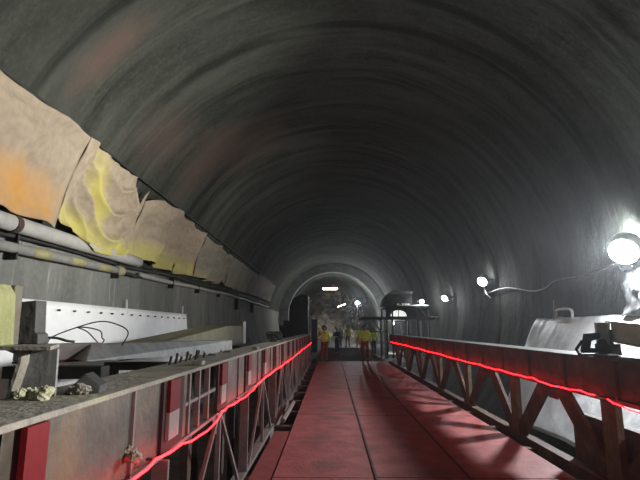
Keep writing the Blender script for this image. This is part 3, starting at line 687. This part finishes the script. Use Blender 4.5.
MB().bar((-1.6, 36.9, 0), (-1.62, 36.9, 2.9), .09, .09).build('light_pole', M['beamgrey'], sf)
MB().box(-1.5, 37.2, -.14, -1.05, 38.6, 2.3).build('cabinet', G, sf)

# ------------------------------------------------------------------ muck pile and lights in the far drive
def muck(u, v):
    x = -4.6 + 9.8 * u; y = 62 + 18 * v
    h = 3.6 * math.sin(PI * min(1, v * 1.2) * .5) * (.55 + .45 * math.cos((u - .3) * 4)) + .9 * fbm(x * .5, y * .5, 3, 5) + .35 * fbm(x * 2, y * 2, 9)
    return (x, y, max(-.3, h))
tag(MB().grid(muck, 90, 90).build('muck_pile', M['rock'], smooth=False), 'mound of broken brown rock filling the far end of the drive', 'rubble')
tb = thing('tube_light', 'warm glowing tube light under the crown of the far drive', 'lamp', (-.1, 62, 6.6))
MB().tube([(-1.05, 62, 6.6), (.85, 62, 6.6)], .12, 10).build('tube', M['tube'], tb, smooth=True)
MB().box(-1.2, 61.95, 6.74, 1.0, 62.2, 6.86).build('housing', M['red'], tb)
for x in (-.9, .7): MB().bar((x, 62.05, 6.86), (x, 62.05, 8.2), .03, .03).build('hanger', D, tb)
ml = thing('flood_lamp', 'mast lamp standing in front of the muck pile, right of centre', 'lamp', (3.15, 58, 0), 'work lamps in the far drive')
MB().bar((3.15, 58, .0), (3.15, 58, 4.5), .07, .07).build('mast', D, ml)
MB().ball((3.15, 57.9, 4.6), .19, 14, 10).build('lamp_globe', M['lamp'], ml, smooth=True)
for a in range(3): MB().bar((3.15, 58, .7), (3.15 + .7 * math.cos(a * 2.1), 58 + .7 * math.sin(a * 2.1), -.05), .05, .05).build('leg', D, ml)
tb2 = thing('tube_light', 'small slanted white tube light above the muck pile, centre', 'lamp', (1.2, 66, 5), 'work lamps in the far drive')
MB().tube([(.9, 64, 4.4), (1.9, 64, 4.75)], .05, 8).build('tube', M['tube'], tb2, smooth=True)
MB().bar((1.4, 64, 4.6), (1.4, 64.1, 0), .06, .06).build('pole', D, tb2)

# ------------------------------------------------------------------ people
def skin_mesh(name, verts, edges, rad, m, parent, root=0, sub=1):
    me = bpy.data.meshes.new(name); me.from_pydata([tuple(v) for v in verts], edges, [])
    o = bpy.data.objects.new(name, me); COL.objects.link(o); o.parent = parent
    me.materials.append(m)
    s = o.modifiers.new('skin', 'SKIN'); s.use_smooth_shade = True
    sv = me.skin_vertices[0].data
    for i, r in enumerate(rad): sv[i].radius = r if isinstance(r, tuple) else (r, r)
    for i in range(len(verts)): sv[i].use_root = (i == root)
    ss = o.modifiers.new('sub', 'SUBSURF'); ss.levels = sub; ss.render_levels = sub
    dg = bpy.context.evaluated_depsgraph_get(); dg.update()
    m2 = bpy.data.meshes.new_from_object(o.evaluated_get(dg))
    o.modifiers.clear(); o.data = m2
    if not m2.materials: m2.materials.append(m)
    for p_ in m2.polygons: p_.use_smooth = True
    return o
def person(loc, rz, label, vest, trous, helm, h=1.7, stride=.12, arms='down', lean=0.0):
    loc = (loc[0], loc[1], loc[2] + .022)
    k = h / 1.7
    t = thing('person', label, 'person', loc, 'workers at the far end'); t.rotation_euler = (0, 0, rz); t.scale = (k, k, k)
    L = lambda *a: Vector(a)
    hipL, hipR = L(-.09, 0, .88), L(.09, 0, .88)
    kneL, kneR = L(-.10, .05 + stride * .5, .48), L(.10, .03 - stride * .2, .48)
    ankL, ankR = L(-.11, stride, .08), L(.11, -stride, .08)
    toeL, toeR = ankL + L(-.02, .17, -.045), ankR + L(.02, .17, -.045)
    pel, wai, che, nek, hed = L(0, 0, .92), L(0, .01 + lean * .3, 1.07), L(0, lean * .7, 1.28), L(0, .01 + lean, 1.45), L(0, .03 + lean, 1.58)
    shL, shR = L(-.18, lean, 1.38), L(.18, lean, 1.38)
    if arms == 'down':
        elL, elR = L(-.26, -.02, 1.12), L(.26, -.02, 1.12); wrL, wrR = L(-.27, .10, .87), L(.27, .08, .87)
    elif arms == 'up':
        elL, elR = L(-.30, .12, 1.18), L(.26, -.02, 1.12); wrL, wrR = L(-.22, .22, 1.42), L(.25, .10, .88)
    else:
        elL, elR = L(-.27, .06, 1.13), L(.27, .06, 1.13); wrL, wrR = L(-.14, .27, 1.10), L(.14, .27, 1.12)
    V = [pel, wai, che, nek, L(0, .02 + lean, 1.53), hed, L(0, .02 + lean, 1.66), hipL, kneL, ankL, toeL, hipR, kneR, ankR, toeR, shL, elL, wrL, shR, elR, wrR]
    E = [(0, 1), (1, 2), (2, 3), (3, 4), (4, 5), (5, 6), (0, 7), (7, 8), (8, 9), (9, 10), (0, 11), (11, 12), (12, 13), (13, 14), (2, 15), (15, 16), (16, 17), (2, 18), (18, 19), (19, 20)]
    Rr = [(.13, .10), (.12, .09), (.14, .10), .055, .06, (.082, .095), .06, .085, .055, .038, .03, .085, .055, .038, .03, .06, .042, .028, .06, .042, .028]
    for wi, el in ((17, V[16]), (20, V[19])):       # hands: palm and five short unequal fingers
        w = V[wi]; d = (w - el).normalized(); side = d.cross(Vector((0, 1, 0)))
        side = side.normalized() if side.length > .1 else Vector((1, 0, 0)); nrm = d.cross(side)
        V.append(w + d * .07); palm = len(V) - 1; E.append((wi, palm)); Rr.append(.026)
        for q, (o_, ln) in enumerate(((-.03, .055), (-.01, .07), (.01, .075), (.03, .065))):
            V.append(V[palm] + nrm * o_ + d * ln * .55); E.append((palm, len(V) - 1)); Rr.append(.009)
            V.append(V[len(V) - 1] + d * ln * .45 + side * .02); E.append((len(V) - 2, len(V) - 1)); Rr.append(.008)
        V.append(w + d * .04 - nrm * .05); E.append((wi, len(V) - 1)); Rr.append(.010)
    skin_mesh('body', V, E, Rr, M['skin'], t)
    # jacket: torso and sleeves, trousers: pelvis and legs, each its own garment
    JV = [L(0, 0, .86), wai, che, L(0, .01 + lean, 1.42), shL, elL, el_to(elL, wrL), shR, elR, el_to(elR, wrR)]
    skin_mesh('jacket', JV, [(0, 1), (1, 2), (2, 3), (2, 4), (4, 5), (5, 6), (2, 7), (7, 8), (8, 9)],
              [(.17, .13), (.155, .125), (.18, .135), .08, .085, .062, .05, .085, .062, .05], vest, t)
    MB().tube([Vector((0, 0, 1.05)) + Vector(loc), Vector((0, .01, 1.10)) + Vector(loc)], .0, 6)
    band = []
    for i in range(20):
        a = 2 * PI * i / 19; band.append((loc[0] + .178 * math.cos(a), loc[1] + lean * .4 + .145 * math.sin(a), loc[2] + 1.12))
    MB().tube(band, .018, 6).build('reflective_band', M['retro'], t, smooth=True)
    TV = [L(0, 0, .93), hipL, kneL, ankL + L(0, 0, .03), hipR, kneR, ankR + L(0, 0, .03)]
    skin_mesh('trousers', TV, [(0, 1), (1, 2), (2, 3), (0, 4), (4, 5), (5, 6)], [(.15, .12), .105, .078, .062, .105, .078, .062], trous, t)
    for a_, b_ in ((ankL, toeL), (ankR, toeR)):
        q = [Vector(loc) + v for v in (a_ + L(0, -.05, -.03), a_ + L(0, .0, -.025), (a_ + b_) / 2 + L(0, 0, -.015), b_ + L(0, .03, -.005))]
        MB().tube(q, [.045, .056, .048, .034], 10).build('boot', M['black'], t, smooth=True)
    c = Vector(loc) + hed + L(0, -.005, .055)
    def hf(d): return 1 if d.z > -.05 else .93
    hm = MB()
    hm.ball(c, (.118, .14, .115), 18, 10, lambda d: 1.0 if d.z > 0 else .02 + .98 * max(0, 1 + d.z * 4))
    hm.tube([c + L(0, 0, .002), c + L(0, .02, -.012)], [.12, .145], 18)
    hm.build('helmet', helm, t, smooth=True)
    # face: eyes, nose
    MB().tube([Vector(loc) + hed + L(0, .085, .0), Vector(loc) + hed + L(0, .118, -.035)], [.010, .017], 6).build('nose', M['skin'], t, smooth=True)
    for s in (-1, 1):
        MB().ball(Vector(loc) + hed + L(s * .034, .088, .015), .012, 8, 6).build('eye', M['black'], t, smooth=True)
        MB().ball(Vector(loc) + hed + L(s * .088, .0, -.005), (.012, .022, .034), 8, 6).build('ear', M['skin'], t, smooth=True)
    MB().tube([Vector(loc) + hed + L(-.025, .093, -.062), Vector(loc) + hed + L(.025, .093, -.062)], .006, 6).build('mouth', M['trou_redlit'], t)
    return t
def el_to(a, b): return a + (b - a) * .85
person((-.33, 24.3, 0), 0.15, 'person in yellow-green vest raising a hand, left on the far deck end', M['hivis'], M['trou_redlit'], M['helmet_d'], 1.72, .05, 'up')
person((1.68, 24.4, 0), 0.0, 'person in yellow-green vest and dark trousers coloured red-lit walking, right on the deck end', M['hivis'], M['trou_redlit'], M['helmet_d'], 1.76, .16, 'down')
person((1.45, 42.5, -.0), 0.4, 'small person in bright yellow vest and orange trousers, far beyond the ramp', M['hivis_y'], M['trou_or'], M['helmet_y'], 1.75, .1, 'down')
person((.40, 31.0, -.0), 2.6, 'person in dark clothes with a white helmet, facing the camera behind the deck end', M['trou_dark'], M['trou_dark'], M['helmet_w'], 1.66, .05, 'fold')
person((.72, 41.0, -.0), 3.0, 'distant person in a pale blue jacket left of the yellow-vested person', M['jacket_pale'], M['trou_dark'], M['helmet_w'], 1.72, .05, 'down')
person((2.5, 29.0, -.0), -.4, 'person in a yellow-green vest and black trousers beside the work trolley', M['hivis'], M['trou_dark'], M['helmet_d'], 1.60, .08, 'down')
person((2.15, 38.0, -.0), .3, 'distant person in a yellow-green vest just left of the walking one', M['hivis'], M['trou_or'], M['helmet_y'], 1.72, .1, 'down')
person((3.2, 45.0, -.0), 2.9, 'farthest person in a yellow-green vest, right of centre past the trolley braces', M['hivis'], M['trou_dark'], M['helmet_y'], 1.72, .1, 'fold')

# ------------------------------------------------------------------ air, camera, view
w = bpy.data.worlds.new('tunnel_air'); sc.world = w; w.use_nodes = True
nt = w.node_tree; bg = nt.nodes['Background']; bg.inputs['Color'].default_value = (0, 0, 0, 1); bg.inputs['Strength'].default_value = 0
vs = nt.nodes.new('ShaderNodeVolumeScatter'); vs.inputs['Density'].default_value = .0009; vs.inputs['Anisotropy'].default_value = .78
vs.inputs['Color'].default_value = (.9, .95, 1, 1)
nt.links.new(vs.outputs[0], nt.nodes['World Output'].inputs['Volume'])

cd = bpy.data.cameras.new('camera'); cam = bpy.data.objects.new('camera', cd); COL.objects.link(cam)
cam.location = (0, 0, 1.65)
pt = math.radians(10.368); yw = math.radians(1.289)
cam.rotation_euler = (PI / 2 + pt, 0, yw)
cd.sensor_width = 36; cd.lens = 36 * 481 / 640; cd.clip_start = .05; cd.clip_end = 300
sc.camera = cam
sc.view_settings.view_transform = 'Standard'; sc.view_settings.look = 'None'
sc.view_settings.exposure = 0.0; sc.view_settings.gamma = 1.0; sc.view_settings.use_curve_mapping = False
sc.cycles.max_bounces = 8; sc.cycles.diffuse_bounces = 3; sc.cycles.volume_bounces = 1
sc.cycles.volume_step_rate = 4
sc.cycles.sample_clamp_indirect = 6
sc.cycles.use_denoising = True
